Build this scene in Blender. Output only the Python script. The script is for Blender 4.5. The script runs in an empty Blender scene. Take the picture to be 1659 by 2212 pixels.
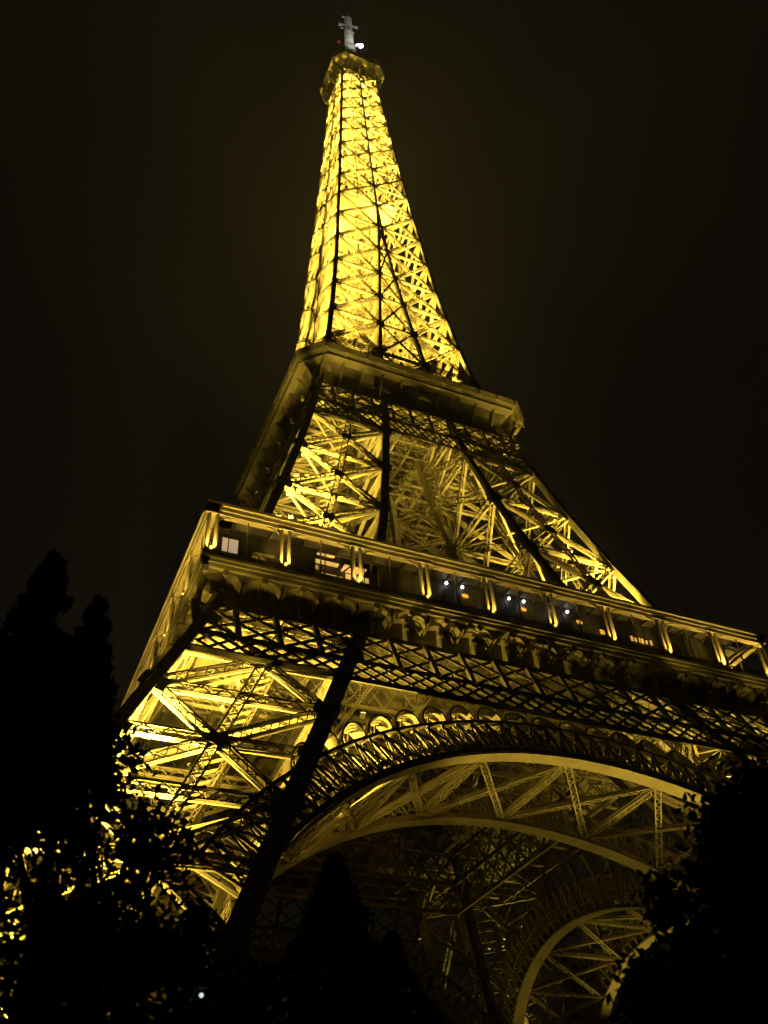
import bpy, math, random
import numpy as np
from mathutils import Vector, Matrix

random.seed(7)
rng = np.random.default_rng(7)
scene = bpy.context.scene
COL = scene.collection
PI = math.pi

# ------------------------------------------------------------------ camera
CAM = np.array([-48.9348, -102.4482, 1.7064])
YAW, PITCH, ROLL = 0.4551, 0.7335, -0.0664
fwd = np.array([math.sin(YAW) * math.cos(PITCH), math.cos(YAW) * math.cos(PITCH), math.sin(PITCH)])
rgt = np.array([math.cos(YAW), -math.sin(YAW), 0.0])
up = np.cross(rgt, fwd)
r1 = math.cos(ROLL) * rgt + math.sin(ROLL) * up
u1 = -math.sin(ROLL) * rgt + math.cos(ROLL) * up
cd = bpy.data.cameras.new("camera")
cam = bpy.data.objects.new("camera", cd)
COL.objects.link(cam)
M = Matrix.Identity(4)
for i in range(3):
    M[i][0], M[i][1], M[i][2], M[i][3] = r1[i], u1[i], -fwd[i], CAM[i]
cam.matrix_world = M
cd.sensor_fit = 'HORIZONTAL'
cd.sensor_width = 36.0
cd.lens = 1963.6 / 1659 * 36
cd.clip_end = 5000
cd.clip_start = 0.1
cd.dof.use_dof = True
cd.dof.focus_distance = 62
cd.dof.aperture_fstop = 0.6
scene.camera = cam

# ------------------------------------------------------------------ world, exposure
w = bpy.data.worlds.new("World")
scene.world = w
w.use_nodes = True
nt = w.node_tree
bg = nt.nodes['Background']
tc = nt.nodes.new('ShaderNodeTexCoord')
nz = nt.nodes.new('ShaderNodeTexNoise')
nz.inputs['Scale'].default_value = 1.3
nz.inputs['Detail'].default_value = 3
SKY = (0.0036, 0.0029, 0.0021)
cr = nt.nodes.new('ShaderNodeValToRGB')
cr.color_ramp.elements[0].position = 0.3
cr.color_ramp.elements[0].color = (SKY[0] * .85, SKY[1] * .85, SKY[2] * .85, 1)
cr.color_ramp.elements[1].position = 0.7
cr.color_ramp.elements[1].color = (SKY[0] * 1.15, SKY[1] * 1.15, SKY[2] * 1.15, 1)
nt.links.new(tc.outputs['Generated'], nz.inputs['Vector'])
nt.links.new(nz.outputs['Fac'], cr.inputs['Fac'])
nt.links.new(cr.outputs['Color'], bg.inputs['Color'])
bg.inputs['Strength'].default_value = 1.0
scene.view_settings.view_transform = 'Standard'
scene.view_settings.look = 'None'
scene.view_settings.exposure = 0.0
scene.view_settings.gamma = 1.0
scene.render.engine = 'CYCLES'
HAZE = 0.00012
scene.cycles.max_bounces = 5
scene.cycles.volume_bounces = 0
scene.cycles.diffuse_bounces = 3
scene.cycles.glossy_bounces = 1
scene.cycles.transmission_bounces = 2
scene.cycles.use_denoising = True
scene.cycles.sample_clamp_indirect = 3.0

# ------------------------------------------------------------------ materials
def mat(name, col, rough=0.65, var=0.25, scale=0.6, spec=0.3, bump=0.0):
    m = bpy.data.materials.new(name)
    m.use_nodes = True
    n = m.node_tree
    b = n.nodes['Principled BSDF']
    b.inputs['Roughness'].default_value = rough
    b.inputs['Specular IOR Level'].default_value = spec
    t = n.nodes.new('ShaderNodeTexCoord')
    z = n.nodes.new('ShaderNodeTexNoise')
    z.inputs['Scale'].default_value = scale
    z.inputs['Detail'].default_value = 5
    r = n.nodes.new('ShaderNodeValToRGB')
    r.color_ramp.elements[0].position = 0.3
    r.color_ramp.elements[1].position = 0.72
    r.color_ramp.elements[0].color = tuple(c * (1 - var) for c in col) + (1,)
    r.color_ramp.elements[1].color = tuple(c * (1 + var) for c in col) + (1,)
    n.links.new(t.outputs['Object'], z.inputs['Vector'])
    n.links.new(z.outputs['Fac'], r.inputs['Fac'])
    n.links.new(r.outputs['Color'], b.inputs['Base Color'])
    if bump:
        bp = n.nodes.new('ShaderNodeBump')
        bp.inputs['Strength'].default_value = bump
        n.links.new(z.outputs['Fac'], bp.inputs['Height'])
        n.links.new(bp.outputs['Normal'], b.inputs['Normal'])
    return m

def emit(name, col, strength):
    m = bpy.data.materials.new(name)
    m.use_nodes = True
    b = m.node_tree.nodes['Principled BSDF']
    b.inputs['Base Color'].default_value = (*col, 1)
    b.inputs['Emission Color'].default_value = (*col, 1)
    b.inputs['Emission Strength'].default_value = strength
    return m

IRON = mat('painted_iron', (0.27, 0.225, 0.15), 0.6, 0.22, 0.5)
DARKIRON = mat('dark_painted_iron', (0.19, 0.16, 0.11), 0.6, 0.25, 0.7)
dB = fwd + (250 - 829.5) / 1963.6 * r1 - (800 - 1106) / 1963.6 * u1
BEAM = (CAM + dB * 284.9 / dB[2]) - np.array([.75, -6.25, 286.6])
MASTM = mat('mast_paint', (0.5, 0.5, 0.48), 0.5, 0.15, 0.8)
STONE = mat('masonry', (0.32, 0.28, 0.22), 0.9, 0.3, 1.2, bump=0.4)
WALLM = mat('pavilion_cladding', (0.06, 0.055, 0.05), 0.5, 0.3, 0.8)
LEAF = mat('broad_leaves', (0.045, 0.06, 0.022), 0.6, 0.45, 0.9)
NEEDLE = mat('conifer_needles', (0.022, 0.035, 0.018), 0.7, 0.4, 0.9)
BARK = mat('bark', (0.09, 0.07, 0.05), 0.9, 0.4, 3.0, bump=0.5)
GRASS = mat('lawn', (0.035, 0.05, 0.018), 0.9, 0.4, 0.8, bump=0.5)
PATHM = mat('path_gravel', (0.2, 0.17, 0.13), 0.95, 0.25, 2.0, bump=0.4)
POSTM = mat('post_paint', (0.04, 0.05, 0.045), 0.45, 0.2, 2.0)
LENS = emit('floodlight_lens', (1.0, 0.8, 0.2), 4.0)
BULB = emit('orange_bulb', (1.0, 0.55, 0.08), 1.6)
WHITEL = emit('white_lamp', (0.95, 1.0, 1.0), 9.0)
ORANGEL = emit('orange_lamp', (1.0, 0.5, 0.06), 0.7)
BEACONM = emit('blue_white_beacon', (0.62, 0.75, 1.0), 25.0)
REDM = emit('red_warning', (1.0, 0.06, 0.03), .5)
WINPINK = emit('lit_window_pale', (1.0, 0.72, 0.42), 0.38)
WINYEL = emit('lit_room_yellow', (1.0, 0.62, 0.18), 0.6)
WINDIM = emit('lit_room_dim', (1.0, 0.66, 0.2), 0.28)
STREETL = emit('street_lens', (0.8, 0.95, 1.0), 1.0)
TEAL = emit('teal_signal', (0.1, 0.9, 0.8), 1.0)

# ------------------------------------------------------------------ mesh builder
class MB:
    def __init__(s):
        s.b = []; s.v = []; s.f = []; s.n = 0
    def bar(s, p0, p1, n, w, d):
        s.b.append((*p0, *p1, *n, w, d))
    def box(s, x0, x1, y0, y1, z0, z1):
        s.bar(((x0 + x1) / 2, (y0 + y1) / 2, z0), ((x0 + x1) / 2, (y0 + y1) / 2, z1), (0, 1, 0), x1 - x0, y1 - y0)
    def poly(s, pts, faces):
        k = s.n
        s.v.extend([tuple(p) for p in pts]); s.n += len(pts)
        s.f.extend([tuple(k + i for i in f) for f in faces])
    def tube(s, pts, rad, seg=8, cap=True):
        P = np.array(pts, float); rad = np.broadcast_to(rad, len(P)); out = []
        for i in range(len(P)):
            a = P[min(i + 1, len(P) - 1)] - P[max(i - 1, 0)]
            a /= np.linalg.norm(a) + 1e-9
            h = np.array([0, 0, 1.0]) if abs(a[2]) < .9 else np.array([1.0, 0, 0])
            e = np.cross(a, h); e /= np.linalg.norm(e); g = np.cross(a, e)
            for k in range(seg):
                t = 2 * PI * k / seg
                out.append(P[i] + rad[i] * (math.cos(t) * e + math.sin(t) * g))
        F = []
        for i in range(len(P) - 1):
            for k in range(seg):
                F.append((i * seg + k, i * seg + (k + 1) % seg, (i + 1) * seg + (k + 1) % seg, (i + 1) * seg + k))
        if cap:
            F.append(tuple(range(seg))); F.append(tuple((len(P) - 1) * seg + k for k in range(seg))[::-1])
        s.poly(out, F)
    def sweep(s, ring_a, ring_b):
        pass
    def strip(s, prof_rows, close=True):
        # rows of profiles (each a list of points forming a closed loop); bridge successive rows
        m = len(prof_rows[0]); pts = [p for r in prof_rows for p in r]; F = []
        for i in range(len(prof_rows) - 1):
            for k in range(m):
                F.append((i * m + k, i * m + (k + 1) % m, (i + 1) * m + (k + 1) % m, (i + 1) * m + k))
        F.append(tuple(range(m))[::-1]); F.append(tuple((len(prof_rows) - 1) * m + k for k in range(m)))
        s.poly(pts, F)
    def sphere(s, c, r, nu=8, nv=6):
        pts = [(c[0], c[1], c[2] - r)]
        for i in range(1, nv):
            t = -PI / 2 + PI * i / nv
            for k in range(nu):
                pts.append((c[0] + r * math.cos(t) * math.cos(2 * PI * k / nu), c[1] + r * math.cos(t) * math.sin(2 * PI * k / nu), c[2] + r * math.sin(t)))
        pts.append((c[0], c[1], c[2] + r)); F = []
        for k in range(nu):
            F.append((0, 1 + (k + 1) % nu, 1 + k))
            F.append((len(pts) - 1, len(pts) - 1 - nu + k, len(pts) - 1 - nu + (k + 1) % nu))
        for i in range(nv - 2):
            for k in range(nu):
                a = 1 + i * nu
                F.append((a + k, a + (k + 1) % nu, a + nu + (k + 1) % nu, a + nu + k))
        s.poly(pts, F)
    def build(s, name, m, parent=None, smooth=False):
        V = []; F = []; base = 0
        if s.b:
            B = np.array(s.b, float)
            p0, p1, n, wd, dp = B[:, 0:3], B[:, 3:6], B[:, 6:9], B[:, 9:10], B[:, 10:11]
            a = p1 - p0
            a /= np.linalg.norm(a, axis=1, keepdims=True) + 1e-12
            sd = np.cross(a, n)
            ln = np.linalg.norm(sd, axis=1)
            bad = ln < 1e-4
            if bad.any():
                sd[bad] = np.cross(a[bad], np.array([0.31, 0.52, 0.79]))
            sd /= np.linalg.norm(sd, axis=1, keepdims=True)
            nn = np.cross(sd, a)
            c = []
            for q in (p0, p1):
                for (i, j) in ((-1, -1), (1, -1), (1, 1), (-1, 1)):
                    c.append(q + sd * wd * i / 2 + nn * dp * j / 2)
            V.append(np.stack(c, 1).reshape(-1, 3))
            k = np.arange(len(B))[:, None] * 8
            fq = np.array([[0, 1, 2, 3], [7, 6, 5, 4], [4, 5, 1, 0], [5, 6, 2, 1], [6, 7, 3, 2], [7, 4, 0, 3]])
            F = (k[:, :, None] + fq[None]).reshape(-1, 4)
            base = len(B) * 8
        if s.v:
            V.append(np.array(s.v, float))
        V = np.concatenate(V) if V else np.zeros((0, 3))
        me = bpy.data.meshes.new(name)
        me.vertices.add(len(V))
        me.vertices.foreach_set('co', V.astype(np.float32).ravel())
        fl = [np.array(F).ravel()] if len(F) else []
        sizes = [np.full(len(F), 4)] if len(F) else []
        if s.f:
            fl.append(np.array([i + base for f in s.f for i in f]))
            sizes.append(np.array([len(f) for f in s.f]))
        fl = np.concatenate(fl).astype(np.int32); sizes = np.concatenate(sizes).astype(np.int32)
        me.loops.add(len(fl)); me.loops.foreach_set('vertex_index', fl)
        me.polygons.add(len(sizes))
        st = np.concatenate([[0], np.cumsum(sizes)[:-1]]).astype(np.int32)
        me.polygons.foreach_set('loop_start', st)
        me.polygons.foreach_set('use_smooth', np.full(len(sizes), bool(smooth)))
        me.update(calc_edges=True)
        me.materials.append(m)
        o = bpy.data.objects.new(name, me)
        COL.objects.link(o)
        if parent is not None:
            o.parent = parent
        return o

def A(*p): return np.array(p, float)
def unit(v): return v / (np.linalg.norm(v) + 1e-12)
def lerp(a, b, t): return a + (b - a) * t

def lat(mb, p0, p1, n, W, D, t=0.11, lace=0.09, pitch=None, two=True):
    """built-up lattice girder: two flange plates, zigzag lacing on its faces"""
    p0 = np.array(p0, float); p1 = np.array(p1, float); n = unit(np.array(n, float))
    a = p1 - p0; L = np.linalg.norm(a); a = a / L
    s = unit(np.cross(a, n)); nn = np.cross(s, a)
    fd = min(D * .45, .2)
    for sg in (-1, 1):
        for pl in (-1, 1):
            o = s * sg * W / 2 + nn * pl * (D - fd) / 2
            mb.bar(p0 + o, p1 + o, nn, t, fd)
    pitch = pitch or W
    k = max(2, int(round(L / pitch)))
    for pl in (-1, 1):
        o = nn * pl * (D / 2 - 0.05)
        for i in range(k):
            sg = 1 if (i + (pl > 0)) % 2 == 0 else -1
            q0 = p0 + a * L * i / k + s * sg * W / 2 + o
            q1 = p0 + a * L * (i + 1) / k - s * sg * W / 2 + o
            mb.bar(q0, q1, nn, lace, 0.05)
    if two and D > .5:
        for sg in (-1, 1):
            o = s * sg * W / 2
            for i in range(k):
                pl = 1 if i % 2 == 0 else -1
                mb.bar(p0 + a * L * i / k + nn * pl * D * .4 + o, p0 + a * L * (i + 1) / k - nn * pl * D * .4 + o, s, lace, 0.04)

def thing(name, label, cat, loc=(0, 0, 0), group=None):
    o = bpy.data.objects.new(name, None)
    COL.objects.link(o); o.location = loc
    o['label'] = label; o['category'] = cat
    if group: o['group'] = group
    return o

def copy_tree(o, parent, rotz, pw=1.0):
    c = o.copy(); COL.objects.link(c); c.parent = parent
    if o.type == 'LIGHT' and pw != 1.0:
        c.data = o.data.copy(); c.data.energy *= pw
    if rotz is not None: c.rotation_euler = (0, 0, rotz)
    lamp_no = 0
    for ch in list(o.children):
        if ch.type == 'LIGHT':
            lamp_no += 1
            if pw < .2 and lamp_no % 3: continue
        copy_tree(ch, c, None, pw * (3 if pw < .2 and ch.type == 'LIGHT' else 1))
    return c

def four(o, parent, pw=(1.0, 1.0, 1.0)):
    """the same part on the other three sides of the tower"""
    for k in (1, 2, 3):
        copy_tree(o, parent, k * PI / 2, pw[k - 1])

SODIUM = (1.0, 0.725, 0.09)
def spot(loc, to, power, col=SODIUM, size=2.4, blend=0.6, rad=0.25, parent=None):
    l = bpy.data.lights.new('floodlight_beam', 'SPOT')
    l.energy = power; l.color = col; l.spot_size = size; l.spot_blend = blend; l.shadow_soft_size = rad
    o = bpy.data.objects.new('floodlight_beam', l)
    COL.objects.link(o)
    d = Vector(to) - Vector(loc)
    o.location = loc
    o.rotation_euler = d.to_track_quat('-Z', 'Y').to_euler()
    if parent is not None: o.parent = parent
    return o

def flood_mesh(mb_h, mb_l, loc, to):
    loc = np.array(loc, float); d = unit(np.array(to, float) - loc)
    h = np.array([0.3, 0.5, 0.1])
    mb_h.bar(loc - d * 0.75, loc - d * 0.22, h, 0.55, 0.42)
    mb_l.bar(loc - d * 0.21, loc - d * 0.17, h, 0.46, 0.34)

# ------------------------------------------------------------------ profile of the tower
ZW = [0, 57.6, 73, 87, 101.5, 115.7, 128.5, 138.5, 148.8, 158.4, 169, 180, 189, 198.7, 212, 231, 250, 266, 276]
WW = [57.5, 31.5, 26.8, 22.6, 19.0, 16.1, 14.0, 12.8, 11.8, 10.95, 10.2, 9.6, 9.05, 8.5, 7.8, 6.85, 5.95, 5.25, 4.9]
ZI = [0, 57.6, 72, 86, 101.5, 115.7, 128.5, 138.5, 148.8, 158.4, 169, 180]
WI = [42.5, 16.8, 12.7, 9.6, 6.9, 5.4, 4.35, 3.4, 2.5, 1.7, 0.95, 0.35]
def wz(z): return float(np.interp(z, ZW, WW))
def iz(z): return float(np.interp(z, ZI, WI)) if z < 180 else 0.0

TOWER = thing('iron_tower', 'tall floodlit lattice iron tower glowing yellow with two galleries, arches and a mast', 'tower')

# ------------------------------------------------------------------ legs
def leg_corner(k, z):
    o, i = wz(z), iz(z)
    return [A(-o, -o, z), A(-i, -o, z), A(-i, -i, z), A(-o, -i, z)][k]

def build_leg(name, nodes, mid, chord, flange, W, D, Wh, tthk, lace):
    lm = MB()
    faces = [(0, 1, A(0, -1, .35)), (3, 0, A(-1, 0, .35)), (1, 2, A(1, 0, -.3)), (2, 3, A(0, 1, -.3))]
    gm = lm
    for (a, b, n) in faces:
        n = unit(n)
        for z0, z1 in zip(nodes[:-1], nodes[1:]):
            a0, b0, a1, b1 = leg_corner(a, z0), leg_corner(b, z0), leg_corner(a, z1), leg_corner(b, z1)
            c = (a0 + b0 + a1 + b1) / 4
            for p, q in ((a0, b1), (b0, a1)):
                lat(lm, p, lerp(p, q, .5), n, W, D, tthk, lace)
                lat(lm, lerp(p, q, .5), q, n, W, D, tthk, lace)
            lat(lm, a1, b1, n, Wh, D, tthk, lace)
            if mid and n[2] >= 0:
                lat(lm, (a0 + a1) / 2, (b0 + b1) / 2, n, Wh, D, tthk, lace)
            if n[2] < 0: continue
            lat(lm, (a0 + b0) / 2, c, n, W * .85, D * .8, tthk, lace)
            lat(lm, c, (a1 + b1) / 2, n, W * .85, D * .8, tthk, lace)
            # gussets: plates on the outer side at the crossing and on the arrises
            ax = unit(b0 - a0); ay = unit((a1 + b1) - (a0 + b0))
            off = n * (D / 2 + .04)
            gm.bar(c + off - ay * W * .75, c + off + ay * W * .75, n, W * 1.5, .06)
            for q, sg in ((a1, 1), (b1, -1)):
                gm.bar(q + off * .9 + ax * sg * .2 - ay * W * 1.0, q + off * .9 + ax * sg * .2 + ay * W * 1.0, n, W * 2.3, .08)
            if mid:
                for q, sg in (((a0 + a1) / 2, 1), ((b0 + b1) / 2, -1)):
                    gm.bar(q + off * .9 + ax * sg * .3 - ay * W * .55, q + off * .9 + ax * sg * .3 + ay * W * .55, n, W * 1.7, .08)
    leg = lm.build(name, IRON, TOWER)
    for k in range(4):
        cm = MB()
        zz = [nodes[0]] + list(nodes[1:])
        for z0, z1 in zip(zz[:-1], zz[1:]):
            p, q = leg_corner(k, z0), leg_corner(k, z1)
            a = unit(q - p)
            fl = flange if k in (1, 3) else chord
            nrm = (0, -1, .45) if k == 1 else (-1, 0, .45)
            cm.bar(p - a * .02, q + a * .02, nrm, fl, chord if fl == chord else .6)
        cm.build('arris_girder', DARKIRON, leg)
    # inside: plan bracing, lift track, service stair stringers
    im = MB()
    for z in nodes[1:]:
        p = [leg_corner(k, z) for k in range(4)]
        im.bar(p[0], p[2], (0, 0, 1), .3, .3)
        im.bar(p[1], p[3], (0, 0, 1), .3, .26)
    tm = im
    for z0, z1 in zip(nodes[:-1], nodes[1:]):
        for off in (-1.5, 1.5):
            pts = []
            for z in (z0, z1):
                m = (leg_corner(0, z) + leg_corner(2, z)) / 2
                pts.append(m + A(off, -off, 0) * .7 + A(.8, .8, 0))
            lat(tm, pts[0], pts[1], (1, 1, .5), .5, .6, tthk, lace)
        for j in range(8):
            z = lerp(z0, z1, (j + .5) / 8)
            m = (leg_corner(0, z) + leg_corner(2, z)) / 2 + A(.8, .8, 0)
            tm.bar(m + A(-1.1, 1.1, 0), m + A(1.1, -1.1, 0), (0, 0, 1), .18, .22)
    tm.build('lift_track_lattice', IRON, leg)
    return leg

LOW = [1.5, 7.5, 18.5, 29.4, 40.4, 51.0, 57.2]
MIDN = [57.8, 69.2, 80.4, 91.6, 102.3, 108.5, 115.2]
lower_leg = build_leg('lower_leg', LOW, True, .95, 1.5, .95, .46, 1.0, .11, .085)
mid_leg = build_leg('upper_leg', MIDN, False, 1.0, 1.1, .9, .42, .95, .1, .085)

# masonry foot
for k in range(4):
    fm = MB()
    c = leg_corner(k, 1.5) + A(-.6, -.6, 0)
    fm.bar((c[0], c[1], 0), (c[0], c[1], 1.4), (0, 1, 0), 6.0, 6.0)
    fm.bar((c[0], c[1], 1.4), (c[0], c[1], 2.2), (0, 1, 0), 4.6, 4.6)
    fm.build('masonry_foot', STONE, lower_leg)

# floodlights of a leg (housing + lens are sub-parts, the lamp itself hangs in them)
LEGP = 9.0
LEGS = 1.05
def leg_floods(leg, specs):
    for (z, fx, fy, dz, power) in specs:
        o, i = wz(z), iz(z)
        loc = A(-lerp(i, o, fx), -lerp(i, o, fy), z)
        z2 = z + dz
        to = A(-lerp(iz(z2), wz(z2), fx), -lerp(iz(z2), wz(z2), fy), z2)
        h, l = MB(), MB()
        flood_mesh(h, l, loc, to)
        h.build('floodlight', DARKIRON, leg)
        l.build('floodlight_lens', LENS, leg)
        spot(loc, to, power * LEGP, size=LEGS, blend=.75, parent=leg)
WF = 1.0
def both(rows):
    out = []
    for (z, fx, fy, dz, p) in rows:
        out.append((z, fx, fy, dz, p))
        if fx > .6: out.append((z, fy, .87, dz, p * WF))
    return out
leg_floods(lower_leg, both([(z, fx, .93 if z < 40 else .8, 9, p * q) for z, p in ((2.5, 2000), (8.8, 1800), (14, 1700), (19.8, 2100), (25.5, 2100), (30.7, 2000), (36.0, 700))
                            for fx, q in ((.56, 1.0), (.82, 1.9))]))
leg_floods(lower_leg, [(31.2, .8, .95, 9, 8000), (23.0, .93, .93, 9, 3500), (33.5, .9, .9, 9, 2500)])
leg_floods(mid_leg, both([(z, fx, .9, 9, p * q) for z, p in ((58.6, 1500), (64, 1500), (70.0, 1400), (75.5, 1000), (81.2, 900), (86.5, 500), (92.2, 200))
                          for fx, q in ((.52, 1.2), (.8, 1.7))]))
four(lower_leg, TOWER, (.4, .06, .04))
four(mid_leg, TOWER, (.07, .03, .03))
def right_floods(specs):
    for (z, fx, fy, dz, power) in specs:
        loc = A(lerp(iz(z), wz(z), fx), -lerp(iz(z), wz(z), fy), z)
        to = A(lerp(iz(z + dz), wz(z + dz), fx), -lerp(iz(z + dz), wz(z + dz), fy), z + dz)
        h, l = MB(), MB(); flood_mesh(h, l, loc, to)
        o = h.build('floodlight', DARKIRON, TOWER); l.build('floodlight_lens', LENS, o)
        spot(loc, to, power, size=1.9 if fx < .6 else .95, blend=.75, parent=TOWER)
right_floods([(59.5, .85, .9, 9, 36000), (63, .78, .93, 9, 40000), (66, .9, .85, 9, 50000), (69, .82, .93, 9, 50000), (72, .85, .9, 9, 14000), (79, .85, .93, 9, 8000), (86, .8, .93, 9, 6000), (93, .75, .93, 8, 2500), (58.6, .72, .7, 9, 45000), (65, .74, .66, 9, 52000), (70, .72, .72, 9, 30000)])

# ------------------------------------------------------------------ arches under the first floor
def arch_pt(R, ang, off):
    x = R * math.cos(ang); z = 0.8 + R * math.sin(ang)
    return A(x, -wz(z) + off, z)
A0, A1 = math.radians(33), math.radians(147)
def arch_band(mb, R, dr, off0, off1, a0=A0, a1=A1, n=72):
    rows = []
    for k in range(n + 1):
        t = lerp(a0, a1, k / n)
        rows.append([arch_pt(R, t, off0), arch_pt(R, t, off1), arch_pt(R + dr, t, off1), arch_pt(R + dr, t, off0)])
    mb.strip(rows)

def build_arch(off, name, full):
    ring = MB()
    n = 50
    dep = 1.5
    for k in range(n + 1):
        t = lerp(A0, A1, k / n)
        for o in (off + .1, off + dep):
            p, q = arch_pt(39.25, t, o), arch_pt(42.9, t, o)
            ring.bar(p, q, (0, 1, 0), .22, .2)
        if k < n:
            t2 = lerp(A0, A1, (k + 1) / n)
            tm_ = (t + t2) / 2
            for o in (off + .1, off + dep):
                ring.bar(arch_pt(39.3, t, o), arch_pt(42.9, t2, o), (0, 1, 0), .14, .08)
                ring.bar(arch_pt(39.3, t2, o), arch_pt(42.9, t, o), (0, 1, 0), .14, .08)
            # short struts that tie both rings through the depth of the arch
            ring.bar(arch_pt(40.3, tm_, off + .1), arch_pt(40.3, tm_, off + dep), (0, 0, 1), .34, .34)
            ring.bar(arch_pt(39.3, t, off + dep), arch_pt(42.7, t, off + .1), (1, 0, 0), .3, .18)
    arch_band(ring, 41.0, .12, off + dep - .15, off + dep)
    o = ring.build(name, IRON, TOWER)
    sm = MB(); arch_band(sm, 39.0, .16, off - .15, off + 1.5); sm.build('soffit_band', IRON, o)
    em = MB(); arch_band(em, 42.9, .3, off - .12, off + .55); em.build('outer_rim', DARKIRON, o)
    im = MB(); arch_band(im, 39.18, .5, off - .2, off - .08); im.build('inner_rim', DARKIRON, o)
    if full:
        # half-round ornaments standing on the rim
        xs = [s * x for x in (27.6, 25.2, 22.6, 19.8, 16.9, 13.9, 10.8, 7.7, 4.6, 1.55) for s in (-1, 1)]
        for x in xs:
            z = .8 + math.sqrt(43.2 ** 2 - x * x)
            t = math.atan2(z - .8, x)
            rad = 1.42
            h = min(2.2, max(.9, 45.3 - z))
            om = MB(); rows = []
            tx, tz = -math.sin(t), math.cos(t)
            if tx < 0: tx, tz = -tx, -tz
            for j in range(13):
                a = PI * j / 12
                row = []
                for (rr, oo) in ((1, .05), (1, 1.9), (.9, 1.9), (.9, .05)):
                    du = math.cos(a) * rad * rr; dv = math.sin(a) * h * rr
                    px = x + tx * du; pz = z + tz * du + dv
                    row.append(A(px, -wz(pz) + off + oo, pz))
                rows.append(row)
            om.strip(rows)
            for a in (60, 90, 120):
                a = math.radians(a)
                for oo in (1.75,):
                    px = x + tx * math.cos(a) * rad * .87; pz = z + tz * math.cos(a) * rad + math.sin(a) * h * .87
                    om.bar(A(x, -wz(z) + off + oo, z), A(px, -wz(pz) + off + oo, pz), (0, 1, 0), .13, .13)
            om.build('half_round_ornament', IRON, o)
    return o
front_arch = build_arch(0.0, 'arch', True)
inner_arch = build_arch(14.2, 'inner_arch', False)
# bracing between the outer and the inner arch
bm = MB()
ang = [math.radians(a) for a in (40, 52, 64, 76, 90, 104, 116, 128, 140)]
for k, t in enumerate(ang):
    lat(bm, arch_pt(39.6, t, 1.5), arch_pt(39.6, t, 14.2), (0, 0, 1), .7, .5, .1, .09)
    if k < len(ang) - 1:
        t2 = ang[k + 1]
        lat(bm, arch_pt(39.6, t, 1.5), arch_pt(39.6, t2, 14.2), (0, 0, 1), .55, .45, .1, .08)
        lat(bm, arch_pt(39.6, t2, 1.5), arch_pt(39.6, t, 14.2), (0, 0, 1), .55, .45, .1, .08)
bm.build('arch_bracing', IRON, front_arch)
four(front_arch, TOWER)
four(inner_arch, TOWER)

# ------------------------------------------------------------------ belt girder of the first floor
def belt(name, z0, z1, z2, bay, off, half_fn, wide, fine, fbay, second=False):
    g = MB()
    def P(x, z, o=0.0): return A(x, -half_fn(z) + off + o, z)
    L = half_fn((z0 + z2) / 2)
    for z in (z0, z1, z2):
        h = half_fn(z)
        g.bar(P(-h, z), P(h, z), (0, 1, 0), wide * 1.7, .22)
    nb = int(round(2 * L / bay)); b = 2 * L / nb
    for layer, o in ((0, 0.0), (1, 1.6)) if second else ((0, 0.0),):
        for k in range(-1, nb + 2):
            x = -L + k * b
            if -L <= x <= L and layer == 0:
                g.bar(P(x, z1), P(x, z2), (0, 1, 0), wide * 1.6, .4)
            for s in (-1, 1):
                xa, xb = x, x + s * 2 * b
                za, zb = z1, z2
                # clip to the panel length
                ta, tb = 0.0, 1.0
                if s > 0:
                    ta = max(ta, (-L - xa) / (2 * b)); tb = min(tb, (L - xa) / (2 * b))
                else:
                    ta = max(ta, (xa - L) / (2 * b)); tb = min(tb, (xa + L) / (2 * b))
                if tb - ta > .02:
                    g.bar(P(lerp(xa, xb, ta), lerp(za, zb, ta), o + s * .06), P(lerp(xa, xb, tb), lerp(za, zb, tb), o + s * .06), (0, 1, 0), wide, .1)
        nf = int(round(2 * L / fbay)); f = 2 * L / nf
        for k in range(-2, nf + 3):
            x = -L + k * f
            for s in (-1, 1):
                ta, tb = 0.0, 1.0
                if s > 0:
                    ta = max(ta, (-L - x) / (2 * f)); tb = min(tb, (L - x) / (2 * f))
                else:
                    ta = max(ta, (x - L) / (2 * f)); tb = min(tb, (x + L) / (2 * f))
                if tb - ta > .02:
                    xa, xb = x, x + s * 2 * f
                    g.bar(P(lerp(xa, xb, ta), lerp(z0, z1, ta), o + s * .06), P(lerp(xa, xb, tb), lerp(z0, z1, tb), o + s * .06), (0, 1, 0), fine, .1)
    return g.build(name, DARKIRON, TOWER)
def h1fn(z): return wz(z) + .35
belt1 = belt('belt_girder', 45.4, 48.2, 53.0, 3.9, -.1, h1fn, .3, .26, 1.95)
def added_fill_lamps(parent, specs, col=SODIUM):  # added lamps, standing in for leg light that leaks onto the galleries
    for (loc, to, pw, size) in specs:
        hm, lm_ = MB(), MB(); flood_mesh(hm, lm_, loc, to)
        o = hm.build('added_fill_lamp', DARKIRON, parent); lm_.build('floodlight_lens', LENS, o)
        spot(loc, to, pw, col, size, .8, .2, parent=o)
added_fill_lamps(belt1, [((x, -30.6, 46.6), (x, -34.9, 57), pw, 1.5) for x, pw in ((-32.2, 1100), (-27.3, 800), (-22.4, 350), (-17.4, 90), (15, 60), (21.5, 250), (27.3, 700), (32.2, 1100))])  # added fill that brightens the consoles and vaults from below
four(belt1, TOWER, (.15, .05, .8))

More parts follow.
